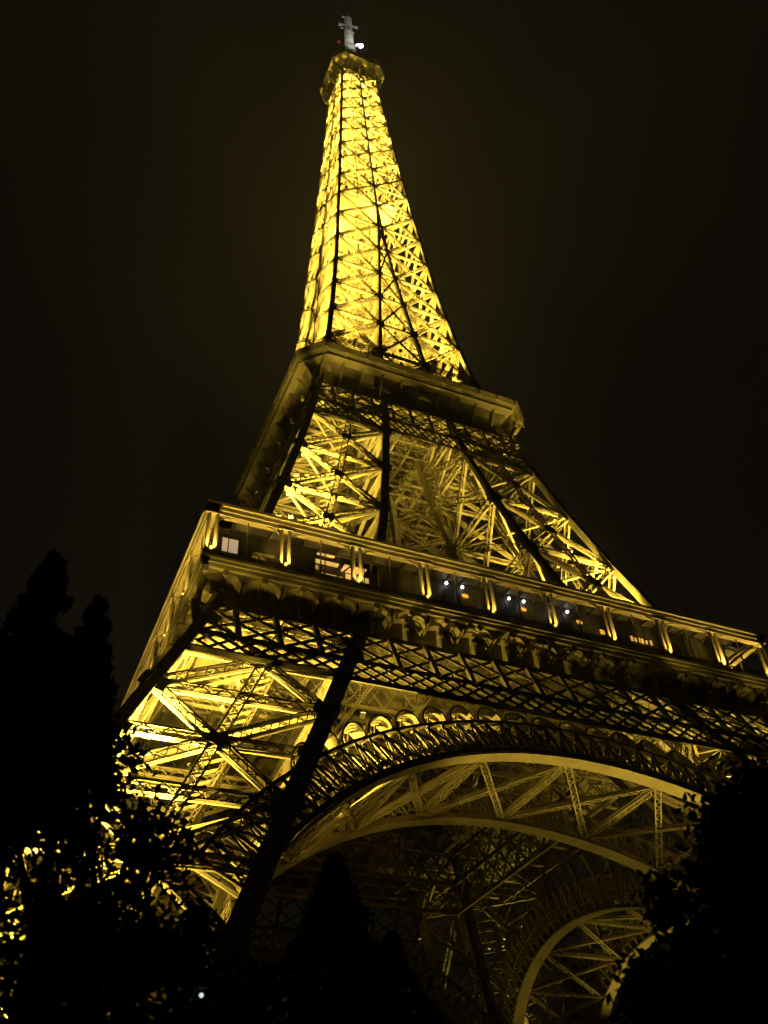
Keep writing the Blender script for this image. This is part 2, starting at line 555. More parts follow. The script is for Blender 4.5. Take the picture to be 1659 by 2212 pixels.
# ------------------------------------------------------------------ first floor deck and its joists
dm = MB()
E1 = 35.3
for (x0, x1, y0, y1) in ((-E1, E1, -E1, -13), (-E1, E1, 13, E1), (-E1, -13, -13, 13), (13, E1, -13, 13)):
    dm.box(x0, x1, y0, y1, 56.55, 57.0)
deck1 = dm.build('first_floor_deck', IRON, TOWER)
jm = MB()
for k in range(-4, 5):
    x = k * 7.0
    for (ya, yb) in ((-31, -13), (13, 31)):
        lat(jm, (x, ya, 54.8), (x, yb, 54.8), (1, 0, 0), 3.2, .5, .16, .16, 2.2)
    if abs(x) > 13:
        lat(jm, (x, -13, 54.8), (x, 13, 54.8), (1, 0, 0), 3.2, .5, .16, .16, 2.2)
    for (xa, xb) in ((-31, -13), (13, 31)):
        lat(jm, (xa, x, 54.6), (xb, x, 54.6), (0, 1, 0), 3.0, .5, .16, .16, 2.2)
    if abs(x) > 13:
        lat(jm, (-13, x, 54.6), (13, x, 54.6), (0, 1, 0), 3.0, .5, .16, .16, 2.2)
jm.build('joist', IRON, deck1)
# inner ring girder round the central well, and one on the inner faces of the legs
rm = MB()
for h, zl, zh in ((16.8, 45.8, 54.0),):
    for k in range(4):
        c, s = math.cos(k * PI / 2), math.sin(k * PI / 2)
        def Q(x, z): return A(x * c + h * s, x * s - h * c, z)
        nn = (s, -c, 0)
        for z in (zl, zh, (zl + zh) / 2):
            rm.bar(Q(-h, z), Q(h, z), nn, .5, .4)
        nb = 10; b = 2 * h / nb
        for j in range(nb):
            for (za, zb) in ((zl, (zl + zh) / 2), ((zl + zh) / 2, zh)):
                rm.bar(Q(-h + j * b, za), Q(-h + j * b + b, zb), nn, .3, .12)
                rm.bar(Q(-h + j * b, zb), Q(-h + j * b + b, za), nn, .3, .2)
rm.build('well_girder', IRON, deck1)

# ------------------------------------------------------------------ first floor gallery (one side, then the other three)
G = bpy.data.objects.new('first_gallery', None); COL.objects.link(G); G.parent = TOWER
H = 35.45
r_ = MB()
r_.box(-H, H, -H, -H + 1.1, 63.55, 64.0)          # entablature
r_.box(-H - .25, H + .25, -H - .25, -H + 1.3, 64.003, 64.33)
r_.box(-H + .3, H - .3, -H + .18, -H + .9, 63.1, 63.547)
r_.build('gallery_roof', IRON, G)
t_ = MB()
t_.box(-H + 1.2, H - 1.2, -H + 1.3, -H + 3.0, 63.95, 64.05)
for k in range(37):
    x = -H + 1.5 + k * (2 * H - 3) / 36
    t_.bar((x, -H + 1.2, 63.8), (x, -32.3, 63.8), (0, 0, 1), .1, .25)
t_.build('awning', WALLM, G)
d_ = MB()
d_.box(-H - .1, H + .1, -H - .1, -H + .5, 56.75, 57.12)
d_.box(-H - .28, H + .28, -H - .28, -H + .4, 57.123, 57.4)
d_.box(-H + .1, H - .1, -H + .1, -H + .55, 56.3, 56.747)
d_.build('balcony_edge', IRON, G)
f_ = MB(); f_.box(-33.2, 33.2, -33.2, -32.95, 53.3, 56.28); f_.build('frieze', DARKIRON, G)
# balustrade
b_ = MB()
b_.bar((-H, -H + .12, 58.35), (H, -H + .12, 58.35), (0, 0, 1), .12, .1)
b_.bar((-H, -H + .12, 57.55), (H, -H + .12, 57.55), (0, 0, 1), .08, .08)
for k in range(int(2 * H / .3)):
    x = -H + .15 + k * .3
    b_.bar((x, -H + .12, 57.4), (x, -H + .12, 58.3), (0, 1, 0), .05, .05)
b_.build('balustrade', DARKIRON, G)
# paired columns
GK = (1.3, 1.2, .9, .65, .5, .45, .5, .7, 1.0)
for k in range(9):
    x = -31.2 + (k - .5) * 7.8
    if k == 0: x = -34.85
    c_ = MB()
    for s in (-.42, .42):
        c_.tube([(x + s, -H + .35, 58.4), (x + s, -H + .35, 63.1)], .2, 8)
        c_.tube([(x + s, -H + .35, 58.1), (x + s, -H + .35, 58.5)], .24, 8)
        c_.tube([(x + s, -H + .35, 62.85), (x + s, -H + .35, 63.1)], .24, 8)
    c_.box(x - .75, x + .75, -H + .05, -H + .7, 57.42, 58.1)
    c_.box(x - .8, x + .8, -H + .02, -H + .75, 63.0, 63.098)
    for s in ((1,) if k == 0 else (-1, 1)):   # scroll brackets under the roof
        for j in range(6):
            a0_, a1_ = j / 6 * PI / 2, (j + 1) / 6 * PI / 2
            c_.bar((x + s * (.5 + 1.6 * (1 - math.cos(a0_))), -H + .35, 61.9 + 1.15 * math.sin(a0_)), (x + s * (.5 + 1.6 * (1 - math.cos(a1_))), -H + .35, 61.9 + 1.15 * math.sin(a1_)), (0, 1, 0), .1, .1)
    c = c_.build('gallery_column', IRON, G)
    l_ = MB(); l_.sphere((x, -H + .05, 58.45), .17); l_.build('base_lamp', BULB, c)
    spot((x, -H - .25, 58.35), (x, -H + .3, 63.6), 1900 * GK[k], (1.0, .66, .1), 1.9, .7, .12, c)
    spot((x, -H + .9, 58.4), (x, -H + .4, 63.6), 500 * GK[k], (1.0, .66, .1), 2.0, .7, .12, c)
# thin mullions between the columns
for k in range(9):
    x = -31.2 + k * 7.8
    m_ = MB(); m_.box(x - .06, x + .06, -H + .5, -H + .62, 57.42, 63.098)
    m_.build('mullion', IRON, G)
# consoles and the little vaults between them
def console(x, corner=False):
    k_ = MB()
    prof = [(-32.95, 53.4), (-33.3, 53.6), (-33.45, 54.6), (-33.7, 55.4), (-34.3, 56.1), (-35.1, 56.5), (-35.1, 56.74), (-32.95, 56.74)]
    rows = [[A(x + s, y, z) for (y, z) in prof] for s in (-.2, .2)]
    k_.strip(rows)
    k_.tube([(x, -33.6, 53.0), (x, -33.62, 54.9)], [.2, .26], 8)
    k_.tube([(x, -33.6, 54.9), (x, -33.62, 55.15)], [.4, .4], 8)
    k_.tube([(x, -34.7, 55.95), (x, -35.32, 55.95)], [.34, .34], 10)
    k_.tube([(x, -33.6, 52.7), (x, -33.6, 53.0)], [.12, .33], 8)
    return k_.build('console', IRON, G)
for k in range(18):
    console(-35.1 + 1.95 + (k) * 3.9 - (1.95 - 3.9 + 1.95))
console(-35.1 + .0)
v_ = MB()
for k in range(18):
    xa = -35.1 + k * 3.9; xb = xa + 3.9
    if k == 17: xb = 35.1
    n = 10; row0, row1 = [], []
    rows = []
    for j in range(n + 1):
        t = j / n
        x = lerp(xa + .2, xb - .2, t)
        zz = 55.1 + 1.15 * math.sqrt(max(0, 1 - (2 * t - 1) ** 2))
        rows.append([A(x, -34.95, zz), A(x, -33.2, zz - .25), A(x, -33.2, 56.29), A(x, -34.95, 56.29)])
    v_.strip(rows)
v_.build('vault', IRON, G)
# pavilion front behind the gallery with its lit rooms
PY = -32.0
p_ = MB()
def wall(x0, x1, z0, z1): p_.box(x0, x1, PY, PY + .25, z0, z1)
four(G, TOWER)

# pavilion (south side)
pv = MB()
cuts = [(-33.1, -31.3, 61.0, 63.15), (-29.9, -27.3, 61.2, 62.25), (-22.9, -15.6, 61.1, 64.2)]
xs = sorted(set([-31.9 - 2.2, 32.0] + [c[0] for c in cuts] + [c[1] for c in cuts]))
for a, b in zip(xs[:-1], xs[1:]):
    hit = [c for c in cuts if c[0] <= a + 1e-6 and c[1] >= b - 1e-6]
    if hit:
        pv.box(a, b, PY, PY + .2, 57.05, hit[0][2]); pv.box(a, b, PY, PY + .2, hit[0][3], 66.2)
    else:
        pv.box(a, b, PY, PY + .2, 57.05, 66.2)
pv.box(-34.1, 32, PY - .5, PY + .3, 66.203, 66.5)
for k in range(34):
    x = -33 + k * 1.95
    if not any(c[0] - .2 < x < c[1] + .2 for c in cuts):
        pv.box(x - .05, x + .05, PY - .1, PY - .003, 57.1, 66.1)
pav = pv.build('pavilion', WALLM, TOWER)
def window(x0, x1, z0, z1, m, bars):
    f = MB()
    for (a, b, c, d) in ((x0, x1, z0 - .08, z0), (x0, x1, z1, z1 + .08), (x0 - .08, x0, z0 - .08, z1 + .08), (x1, x1 + .08, z0 - .08, z1 + .08)):
        f.box(a, b, PY - .08, PY - .02, c, d)
    for x in bars: f.box(x - .05, x + .05, PY - .06, PY - .02, z0, z1)
    o = f.build('window', WALLM, pav)
    p = MB(); p.box(x0, x1, PY + .05, PY + .08, z0, z1); p.build('pane', m, o)
window(-33.05, -31.35, 61.1, 63.1, WINPINK, (-32.4,))
# the lit room: ceiling bays, room light put as emission into back wall and counter, in a real recess
rm_ = MB()
rm_.box(-22.9, -15.6, PY + 2.2, PY + 2.3, 61.0, 66.0)
rm_.box(-22.9, -15.6, PY + .21, PY + 2.19, 60.9, 61.09)
room = rm_.build('lit_room', WALLM, pav)
c1 = MB(); c1.box(-22.6, -19.6, PY + 1.5, PY + 2.1, 64.3, 64.38); c1.box(-19.2, -16.6, PY + .9, PY + 2.1, 63.9, 63.98); c1.box(-22.4, -20.4, PY + .5, PY + 1.1, 64.6, 64.66); c1.build('ceiling_light', WINYEL, room)
c2 = MB(); c2.box(-21.6, -19.0, PY + 2.05, PY + 2.15, 62.0, 63.1); c2.box(-18.6, -15.9, PY + 2.05, PY + 2.15, 62.6, 63.7); c2.build('glowing_wall', WINYEL, room)
c3 = MB(); c3.box(-22.7, -21.9, PY + 1.95, PY + 2.04, 62.2, 63.9); c3.box(-18.9, -15.7, PY + 1.2, PY + 1.3, 61.3, 62.1); c3.build('dim_glowing_wall', WINDIM, room)
c4 = MB()
for x in (-21.8, -20.1, -18.8, -17.3): c4.box(x - .05, x + .05, PY + .02, PY + .1, 61.1, 64.2)
c4.bar((-20.6, PY + .3, 61.2), (-18.2, PY + .3, 64.0), (0, 1, 0), .18, .12)
c4.bar((-19.0, PY + .3, 61.1), (-17.4, PY + .3, 63.0), (0, 1, 0), .14, .12)
c4.build('glazing_bar', WALLM, room)
# wall lamps along the pavilion
for xb in (-7.4, .2, 5.6):
    pass
for (x, z) in ((-7.5, 63.5), (-5.5, 63.45), (.5, 63.4), (2.45, 63.45), (6.4, 63.5), (8.4, 63.45)):
    a = MB(); a.bar((x, PY - .02, z + .1), (x, PY - .35, z + .1), (0, 0, 1), .08, .08); o = a.build('wall_lamp', POSTM, pav)
    a = MB(); a.sphere((x, PY - .42, z), .17); a.build('lamp_globe', WHITEL, o)
for (x, z) in ((-5.2, 62.4), (2.3, 62.4), (9.9, 62.4)):
    a = MB(); a.bar((x, PY - .02, z), (x, PY - .3, z), (0, 0, 1), .1, .1)
    for t in range(4):
        an = t * PI / 4 + .2
        a.bar((x - .45 * math.cos(an), PY - .3, z - .3 * math.sin(an)), (x + .45 * math.cos(an), PY - .3, z + .3 * math.sin(an)), (0, 1, 0), .13, .06)
    a.build('star_lamp', ORANGEL, pav)
for x in (13.0, 13.3, 17.4, 17.9, 18.4, 18.9, 19.5, 20.2):
    a = MB(); a.box(x - .15, x + .15, PY - .12, PY - .04, 61.6, 62.1 + random.random() * .3); a.build('lit_panel', WINDIM if x > 19 else ORANGEL, pav)

# ------------------------------------------------------------------ second floor
def oct_pts(h, c, z):
    return [A(-h, -h + c, z), A(-h + c, -h, z), A(h - c, -h, z), A(h, -h + c, z), A(h, h - c, z), A(h - c, h, z), A(-h + c, h, z), A(-h, h - c, z)]
def oct_ring(mb, rings, cap0=False, cap1=False):
    pts = [p for (h, c, z) in rings for p in oct_pts(h, c, z)]; F = []
    for i in range(len(rings) - 1):
        for k in range(8):
            F.append((i * 8 + k, i * 8 + (k + 1) % 8, (i + 1) * 8 + (k + 1) % 8, (i + 1) * 8 + k))
    if cap0: F.append(tuple(range(8))[::-1])
    if cap1: F.append(tuple((len(rings) - 1) * 8 + k for k in range(8)))
    mb.poly(pts, F)
def h2fn(z): return wz(z) + .25
belt2 = belt('upper_belt_girder', 102.6, 105.9, 111.3, 3.33, -.1, h2fn, .2, .2, 1.25)
added_fill_lamps(belt2, [((x, -15.8, 106.6), (x, -20.4, 117), pw, 1.7) for x, pw in ((-15.5, 500), (-10, 250), (-3.5, 80), (3.5, 80), (10, 300), (15.5, 800))])  # added fill through the belt onto the second floor cove
added_fill_lamps(belt2, [((x, -19.4, 107.6), (x, -20.9, 116.8), pw, 1.3) for x, pw in ((-16.5, 80), (-11.5, 35), (-6, 15), (0, 10), (6, 10), (11.5, 40), (16.5, 110))])  # added outboard lamps that brighten the second floor fascia
four(belt2, TOWER, (.4, .1, 1.0))
G2 = bpy.data.objects.new('second_gallery', None); COL.objects.link(G2); G2.parent = TOWER
H2, C2 = 20.6, 3.3
def oct_row(h, c, z, y_side=True):
    return A(-h + c, -h, z), A(h - c, -h, z)
# fascia with chamfered corner: this side's straight part plus its left chamfer
def ring_side(mb, prof):
    """prof: list of (half, z) forming a closed profile; swept along chamfer + side"""
    rows = []
    for key in (0, 1, 2):
        row = []
        for (h, z) in prof:
            c = C2 * (1 if h > 19 else .8)
            p = [A(-h, -h + c, z), A(-h + c, -h, z), A(h - c, -h, z)][key]
            row.append(p)
        rows.append(row)
    mb.strip(rows)
fs = MB()
ring_side(fs, [(H2 - .1, 116.2), (H2 + .1, 117.15), (H2 - .5, 117.15), (H2 - .5, 116.2)])
ring_side(fs, [(H2 + .12, 117.153), (H2 + .12, 117.4), (H2 - .6, 117.4), (H2 - .6, 117.153)])
fs.build('fascia', IRON, G2)
cv = MB()
cp = []
for j in range(9):
    a = j / 8 * PI / 2
    cp.append((17.2 + 3.3 * (1 - math.cos(a)), 111.6 + 4.6 * math.sin(a)))
ring_side(cv, cp + [(h - .12, z + .12) for (h, z) in cp[::-1]])
cv.build('cove', DARKIRON, G2)
for k in range(11):
    x = -16.9 + k * 3.38
    k_ = MB()
    pts = [(h + .05, z) for (h, z) in cp]
    inner = [(17.3 + 3.3 * (1 - math.cos(j / 8 * PI / 2)) ** .8 + .4 * math.sin(j / 8 * PI), 111.3 + 4.85 * math.sin(j / 8 * PI / 2) ** 1.15) for j in range(9)]
    prof = pts[::-1] + inner
    rows = [[A(x + s, -h, z) for (h, z) in prof] for s in (-.14, .14)]
    k_.strip(rows)
    k_.box(x - .13, x + .13, -H2 - .22, -H2 - .103, 116.0, 117.1)
    k_.build('console', IRON, G2)
sl = MB()
for k in range(100):
    x = -17.0 + k * .343
    sl.bar((x, -19.0, 115.35), (x, -20.35, 116.05), (1, 0, 0), .12, .07)
sl.build('fascia_slat', IRON, G2)
br = MB()
for z in (117.9, 118.5):
    br.bar((-H2 + C2, -H2 + .4, z), (H2 - C2, -H2 + .4, z), (0, 0, 1), .07, .07)
    br.bar((-H2 + .4, -H2 + C2, z), (-H2 + C2, -H2 + .4, z), (0, 0, 1), .07, .07)
for k in range(60):
    x = lerp(-H2 + C2, H2 - C2, k / 59)
    br.bar((x, -H2 + .4, 117.4), (x, -H2 + .4, 118.5), (0, 1, 0), .05, .05)
br.build('balustrade', DARKIRON, G2)
for x in (-13, -8, 4, 9):   # lit slots in the ceiling of the gallery
    pass
four(G2, TOWER)
dk = MB()
oct_ring(dk, [(20.0, 3.4, 115.3), (20.0, 3.4, 115.58), (6.0, 1.5, 115.58), (6.0, 1.5, 115.3), (20.0, 3.4, 115.3)])
deck2 = dk.build('second_floor_deck', IRON, TOWER)
jm = MB()
for k in range(-5, 6):
    x = k * 3.1
    lat(jm, (x, -16, 113.8), (x, 16, 113.8), (1, 0, 0), 2.2, .4, .14, .12, 1.7)
    lat(jm, (-16, x, 113.6), (16, x, 113.6), (0, 1, 0), 2.0, .4, .14, .12, 1.7)
jm.build('joist', IRON, deck2)
# cabins on the second floor (pavilion seen only as the dark foot of the shaft)
cb = MB()
cb.box(-15.2, 15.2, -15.2, 15.2, 117.42, 119.6)
for k in range(24):
    x = -15 + k * 1.3
    cb.box(x - .06, x + .06, -15.32, -15.203, 117.5, 119.5)
cb.build('cabin', DARKIRON, deck2)

# ------------------------------------------------------------------ upper shaft
SN = [118.0, 128.5, 138.5, 148.8, 158.4, 169.0, 179.0, 189.0, 198.7, 207.7, 216.4, 224.4, 231.3, 238.1, 244.8, 251.4, 257.6, 263.4, 268.5]
SH = bpy.data.objects.new('upper_shaft', None); COL.objects.link(SH); SH.parent = TOWER
fb = MB(); gp = fb; mid = MB()
for z0, z1 in zip(SN[:-1], SN[1:]):
    o0, o1, i0, i1 = wz(z0), wz(z1), max(iz(z0), .0), max(iz(z1), .0)
    k = o1 / 14
    W = max(.42, .85 * k); D = max(.3, .6 * k)
    n = unit(A(0, -1, .12))
    for s in (-1, 1):
        a0, b0, a1, b1 = A(s * o0, -o0, z0), A(s * i0, -o0, z0), A(s * o1, -o1, z1), A(s * i1, -o1, z1)
        for p, q in ((a0, b1), (b0, a1)):
            lat(fb, p, q, n, W, D, .1, .09, W * .9)
        lat(fb, a1, b1, n, W * .8, D, .1, .08, W)
        off = n * (D / 2 + .05)
        gp.bar(b1 + off - A(0, 0, W), b1 + off + A(0, 0, W), n, W * 1.9, .06)
        gp.bar(a1 + off - A(s * .1, 0, W * .8), a1 + off + A(-s * .1, 0, W * .8), n, W * 1.8, .06)
        c = (a0 + a1 + b0 + b1) / 4 + off * .9
        # secondary thin verticals and half-bay braces
        if z0 > 185:
            fb.bar((a0 + b0) / 2, (a1 + b1) / 2, n, .13, .2)
        # inner faces of the separate legs
        if i1 > .3:
            c0, c1 = A(s * i0, -i0, z0), A(s * i1, -i1, z1)
            for p, q in ((b0, c1), (c0, b1)):
                lat(mid, p, q, (s, 0, 0), W, D * .8, .1, .08, W)
            lat(mid, b1, c1, (s, 0, 0), W * .7, D * .7, .1, .08, W)
    if i1 > .3:
        p0, q0, p1, q1 = A(-i0, -o0, z0), A(i0, -o0, z0), A(-i1, -o1, z1), A(i1, -o1, z1)
        fb.bar(p0, q1, n, .35, .25); fb.bar(q0, p1, n, .35, .25); lat(fb, p1, q1, n, .5, .35, .1, .08)
    else:
        # diagonal plan braces near the axis
        mid.bar(A(0, -o1, z1), A(-o1, 0, z1), (0, 0, 1), .3, .3)
face = fb.build('face_bracing', IRON, SH)
inn = mid.build('inner_bracing', IRON, SH)
cg = MB()
for z0, z1 in zip(SN[:-1], SN[1:]):
    t = max(.55, .85 * wz(z1) / 14)
    cg.bar(A(-wz(z0), -wz(z0), z0), A(-wz(z1), -wz(z1), z1), (0, 1, 0), t, t)
cgo = cg.build('arris_girder', DARKIRON, SH)
cc = MB()
for z0, z1 in zip(SN[:-1], SN[1:]):
    for s in ((-1, 1) if iz(z0) > .2 else (1,)):
        t = max(.4, .6 * wz(z1) / 12) * (1 if iz(z0) > .2 else 1.1)
        cc.bar(A(s * iz(z0), -wz(z0), z0), A(s * iz(z1), -wz(z1), z1), (0, 1, 0), t, t)
cco = cc.build('centre_girder', DARKIRON, SH)
for o in (face, inn, cgo, cco):
    four(o, SH)
lc = MB()     # lift cage and stair in the middle
for x in (-1.5, 1.5):
    for y in (-1.5, 1.5):
        lc.bar((x, y, 118), (x, y, 270), (1, 0, 0), .3, .3)
z = 118
j = 0
while z < 268:
    for k in range(4):
        c, s = math.cos(k * PI / 2), math.sin(k * PI / 2)
        p, q = A(-1.5 * c + 1.5 * s, -1.5 * s - 1.5 * c, z), A(1.5 * c + 1.5 * s, 1.5 * s - 1.5 * c, z)
        lc.bar(p, q, (0, 0, 1), .15, .2)
        lc.bar(p, q + A(0, 0, 3), (s, -c, 0), .14, .1)
    z += 3.0
lc.build('lift_cage', IRON, SH)
st = MB()
for z0 in np.arange(119, 266, 1.6):
    a = (z0 - 119) / 1.6 * PI / 2
    h = min(2.6, wz(z0) * .45)
    p = A(h * math.cos(a), h * math.sin(a), z0); q = A(h * math.cos(a + PI / 2), h * math.sin(a + PI / 2), z0 + 1.6)
    st.bar(p, q, (0, 0, 1), .8, .12); st.bar(p + A(0, 0, 1), q + A(0, 0, 1), (0, 0, 1), .06, .06)
st.build('spiral_stair', IRON, SH)
dp = MB()
for z in SN[1:]:
    h = wz(z)
    lat(dp, (-h, -h, z), (h, h, z), (0, 0, 1), .5, .4, .1, .08)
    lat(dp, (-h, h, z), (h, -h, z), (0, 0, 1), .5, .4, .1, .08)
    if h < 10:
        for s in (-.5, .5):
            dp.bar((s * h, -h, z), (s * h, h, z), (0, 0, 1), .2, .25); dp.bar((-h, s * h, z), (h, s * h, z), (0, 0, 1), .2, .25)
dp.box(-6.6, 6.6, -6.6, 6.6, 196.2, 196.5)
dp.build('diaphragm', IRON, SH)
# floodlights up the shaft
for n_, z in enumerate(SN[:-1]):
    h = wz(z)
    d = .62 if iz(z) > .2 else .55
    r = lerp(iz(z), h, .6) if iz(z) > .2 else h * .66
    pw = 27000 * (h / 12) ** 1.5 + 3800
    for k in range(4):
        sx, sy = ((-1, -1), (1, -1), (1, 1), (-1, 1))[k]
        if z > 180 and (k + n_) % 2: continue
        loc = A(sx * r, sy * r, z + 1.2)
        to = A(sx * r * .97, sy * r * .97, z + 12)
        hm, lm_ = MB(), MB()
        flood_mesh(hm, lm_, loc, to)
        hm.build('floodlight', DARKIRON, SH); lm_.build('floodlight_lens', LENS, SH)
        spot(loc, to, pw * (2 if z > 180 else 1), size=2.2, parent=SH)

# ------------------------------------------------------------------ top gallery
TG = bpy.data.objects.new('top_gallery', None); COL.objects.link(TG); TG.parent = TOWER
u = MB()
oct_ring(u, [(4.95, 1.2, 266.5), (5.05, 1.25, 270.0), (5.6, 1.6, 271.4), (6.6, 2.1, 272.2), (7.9, 2.6, 272.5)])
u.build('cove', DARKIRON, TG)
u = MB()
oct_ring(u, [(7.9, 2.6, 272.4), (8.0, 2.64, 272.4), (8.15, 2.68, 274.0), (7.6, 2.5, 274.1)], cap1=True)
u.build('fascia', IRON, TG)
for k in range(4):
    c, s = math.cos(k * PI / 2), math.sin(k * PI / 2)
    for x in (-4.4, -2.2, 0, 2.2, 4.4):
        u = MB()
        pr = [(5.15, 265.5), (5.35, 268.0), (6.2, 270.3), (7.85, 272.2)]
        row = [[A(x * c * (.9 if abs(x) > 3 else 1) + e * c + h * s, x * s * (.9 if abs(x) > 3 else 1) + e * s - h * c, z) for (h, z) in pr + [(7.5, 272.3), (5.9, 271.4), (5.1, 269.5)]] for e in (-.16, .16)]
        u.strip(row)
        u.build('console', IRON, TG)
u = MB()
oct_ring(u, [(6.2, 1.8, 274.1), (6.2, 1.8, 278.2), (6.6, 1.9, 278.3), (6.6, 1.9, 278.7)], cap1=True)
u.build('cabin', DARKIRON, TG)
u = MB()
for h, z in ((7.9, 275.2), (7.9, 276.6), (6.3, 280.2), (6.3, 281.0)):
    P_ = oct_pts(h, 2.4, z)
    for k in range(8):
        u.bar(P_[k], P_[(k + 1) % 8], (0, 0, 1), .1, .1)
for h, za, zb in ((7.9, 274, 276.6), (6.3, 278.7, 281)):
    P_ = oct_pts(h, 2.4, za)
    for k in range(8):
        for j in range(5):
            p = lerp(P_[k], P_[(k + 1) % 8], j / 5)
            u.bar(p, p + A(0, 0, zb - za), (1, 0, 0), .08, .08)
u.build('railing', DARKIRON, TG)
u = MB()
oct_ring(u, [(3.4, 1.0, 278.7), (3.4, 1.0, 283.0), (2.6, .9, 285.5), (1.6, .5, 287.5)], cap1=True)
u.build('lantern_dome', DARKIRON, TG)
for (x, y, hh) in ((5.5, -5.5, 4.5), (3.5, -6.2, 3.4), (6.0, -3.8, 3.0), (-5.8, -5.0, 3.2), (4.6, -6.0, 2.6), (6.2, 1.0, 3.6)):
    u = MB()
    u.tube([(x, y, 278.6), (x, y, 278.6 + hh)], .12, 6)
    u.bar((x - .7, y, 278.6 + hh * .75), (x + .7, y, 278.6 + hh * .75), (0, 1, 0), .12, .12)
    u.bar((x, y - .6, 278.6 + hh * .9), (x, y + .6, 278.6 + hh * .9), (0, 0, 1), .12, .12)
    u.build('whip_aerial', MASTM, TG)
for k in range(4):
    R_ = Matrix.Rotation(k * PI / 2, 3, 'Z')
    added_fill_lamps(TG, [(tuple(R_ @ Vector((x, -6.2, 263.5))), tuple(R_ @ Vector((x * 1.2, -7.6, 272))), 420, 2.0) for x in (-3.6, 3.6)])  # added lamps that brighten the top cove and fascia
# mast
u = MB()
for k in range(4):
    c, s = ((-1, -1), (1, -1), (1, 1), (-1, 1))[k]
    u.bar((c * 1.5, s * 1.5, 285.0), (c * 1.0, s * 1.0, 301.0), (1, 0, 0), .3, .3)
for z in np.arange(285.5, 300.5, 1.5):
    f = 1.5 - .5 * (z - 285) / 16
    for k in range(4):
        p = [(-1, -1), (1, -1), (1, 1), (-1, 1)]
        a, b = p[k], p[(k + 1) % 4]
        u.bar((a[0] * f, a[1] * f, z), (b[0] * f, b[1] * f, z), (0, 0, 1), .18, .18)
        u.bar((a[0] * f, a[1] * f, z), (b[0] * f, b[1] * f, z + 1.5), (0, 0, 1), .18, .1)
u.tube([(0, 0, 285), (0, 0, 301), (0, 0, 301.1), (0, 0, 312), (0, 0, 312.1), (0, 0, 324.5)], [1.3, 1.3, 1.25, 1.1, .95, .8], 12)
for z in np.arange(301.5, 323, 1.1):
    u.tube([(0, 0, z), (0, 0, z + .3)], [1.45, 1.45] if z < 312 else [1.15, 1.15], 10)
mast = u.build('mast', MASTM, TOWER)
u = MB()
FW = A(math.sin(YAW), math.cos(YAW), 0)
def arm(z, l0, l1, end, th, sk):
    CR = unit(A(math.cos(YAW), -math.sin(YAW), 0) + FW * sk)   # dish arms set crosswise on the mast
    u = MB()
    u.bar(CR * -l0 + A(0, 0, z), CR * l1 + A(0, 0, z), (0, 0, 1), th, th)
    for l in (-l0, l1):
        u.bar(CR * l + A(0, 0, z - end), CR * l + A(0, 0, z + end), (0, 1, 0), th, th)
        if l0 > 1.2:
            u.bar(CR * l + A(0, 0, z - end * .9), CR * l * .3 + A(0, 0, z), (0, 1, 0), th * .5, th * .5)
            u.bar(CR * l + A(0, 0, z + end * .9), CR * l * .3 + A(0, 0, z), (0, 1, 0), th * .5, th * .5)
    return u.build('cross_arm', MASTM, mast)
arm(317.7, 2.9, 2.8, .9, .5, .25); arm(324.3, 1.7, 1.0, .25, .45, .3); arm(311.9, .5, 1.6, .4, .3, .2); arm(315.2, 2.3, .5, .6, .35, .2)
for (x, y, z, r) in ((.75, -6.25, 286.6, .62), (-.35, -6.2, 285.9, .42)):
    u = MB(); u.tube([(x, y, 278.6), (x, y, z - r)], .16, 8); u.tube([(x, y, z - r - .25), (x, y, z - r + .1)], .34, 8); ob = u.build('beacon_post', DARKIRON, TG)
    u = MB(); u.sphere((x, y, z), r, 10, 8); u.build('beacon', BEACONM, ob)
u = MB(); u.tube([(-6.2, -6.0, 278.6), (-6.2, -6.0, 282.9)], .12, 6); ob = u.build('warning_post', DARKIRON, TG)
u = MB(); u.sphere((-6.2, -6.0, 283.2), .32, 8, 6); u.build('warning_light', REDM, ob)
BX = (.75, -6.25, 286.6)
spot(BX, (BX[0] + BEAM[0], BX[1] + BEAM[1], BX[2] + 1.5), 5.0e6, (.6, .75, 1.0), math.radians(1.2), .5, .3, TG)
MASTL = (1.0, .94, .78)
spot((2.4, -6.3, 284.0), (0, 0, 315), 17000, MASTL, .62, .6, .5, TG)  # this spot and the next are added, without housings, to brighten the mast
spot((-5.6, -3.4, 284.0), (0, 0, 313), 9000, MASTL, .6, .6, .5, TG)
u = MB(); u.sphere((-8.0, -6.0, 92.0), .2, 6, 5); u.build('signal_lamp', TEAL, deck2)

# floodlights at the feet that light the arch soffits
for k in range(4):
    R_ = Matrix.Rotation(k * PI / 2, 3, 'Z')
    for (p, q, pw) in (((33.0, -46.5, 5.0), (3.5, -40.6, 39), 30000), ((31.0, -26.0, 4.0), (-3, -24.3, 40), 2200)):
        if k and pw > 9000: pw = 9000
        a, b = R_ @ Vector(p), R_ @ Vector(q)
        hm, lm_ = MB(), MB(); flood_mesh(hm, lm_, a, b)
        o = hm.build('arch_floodlight', DARKIRON, TOWER); lm_.build('floodlight_lens', LENS, o)
        spot(a, b, pw * (4.8, 7.0, .05, .05)[k], size=.6 if pw > 8000 else 1.1, blend=.6, rad=.3, parent=TOWER)

for (p, q, pw) in (((-27.5, -33.5, 31.0), (-17, -39.5, 43), 60000), ((-30.5, -37.0, 27.0), (-22, -41.5, 38), 9000), ((27.5, -33.5, 31.0), (16, -39.5, 43), 6000)):
    hm, lm_ = MB(), MB(); flood_mesh(hm, lm_, p, q)
    o = hm.build('arch_floodlight', DARKIRON, TOWER); lm_.build('floodlight_lens', LENS, o)
    spot(p, q, pw, size=1.0, blend=.7, rad=.2, parent=TOWER)

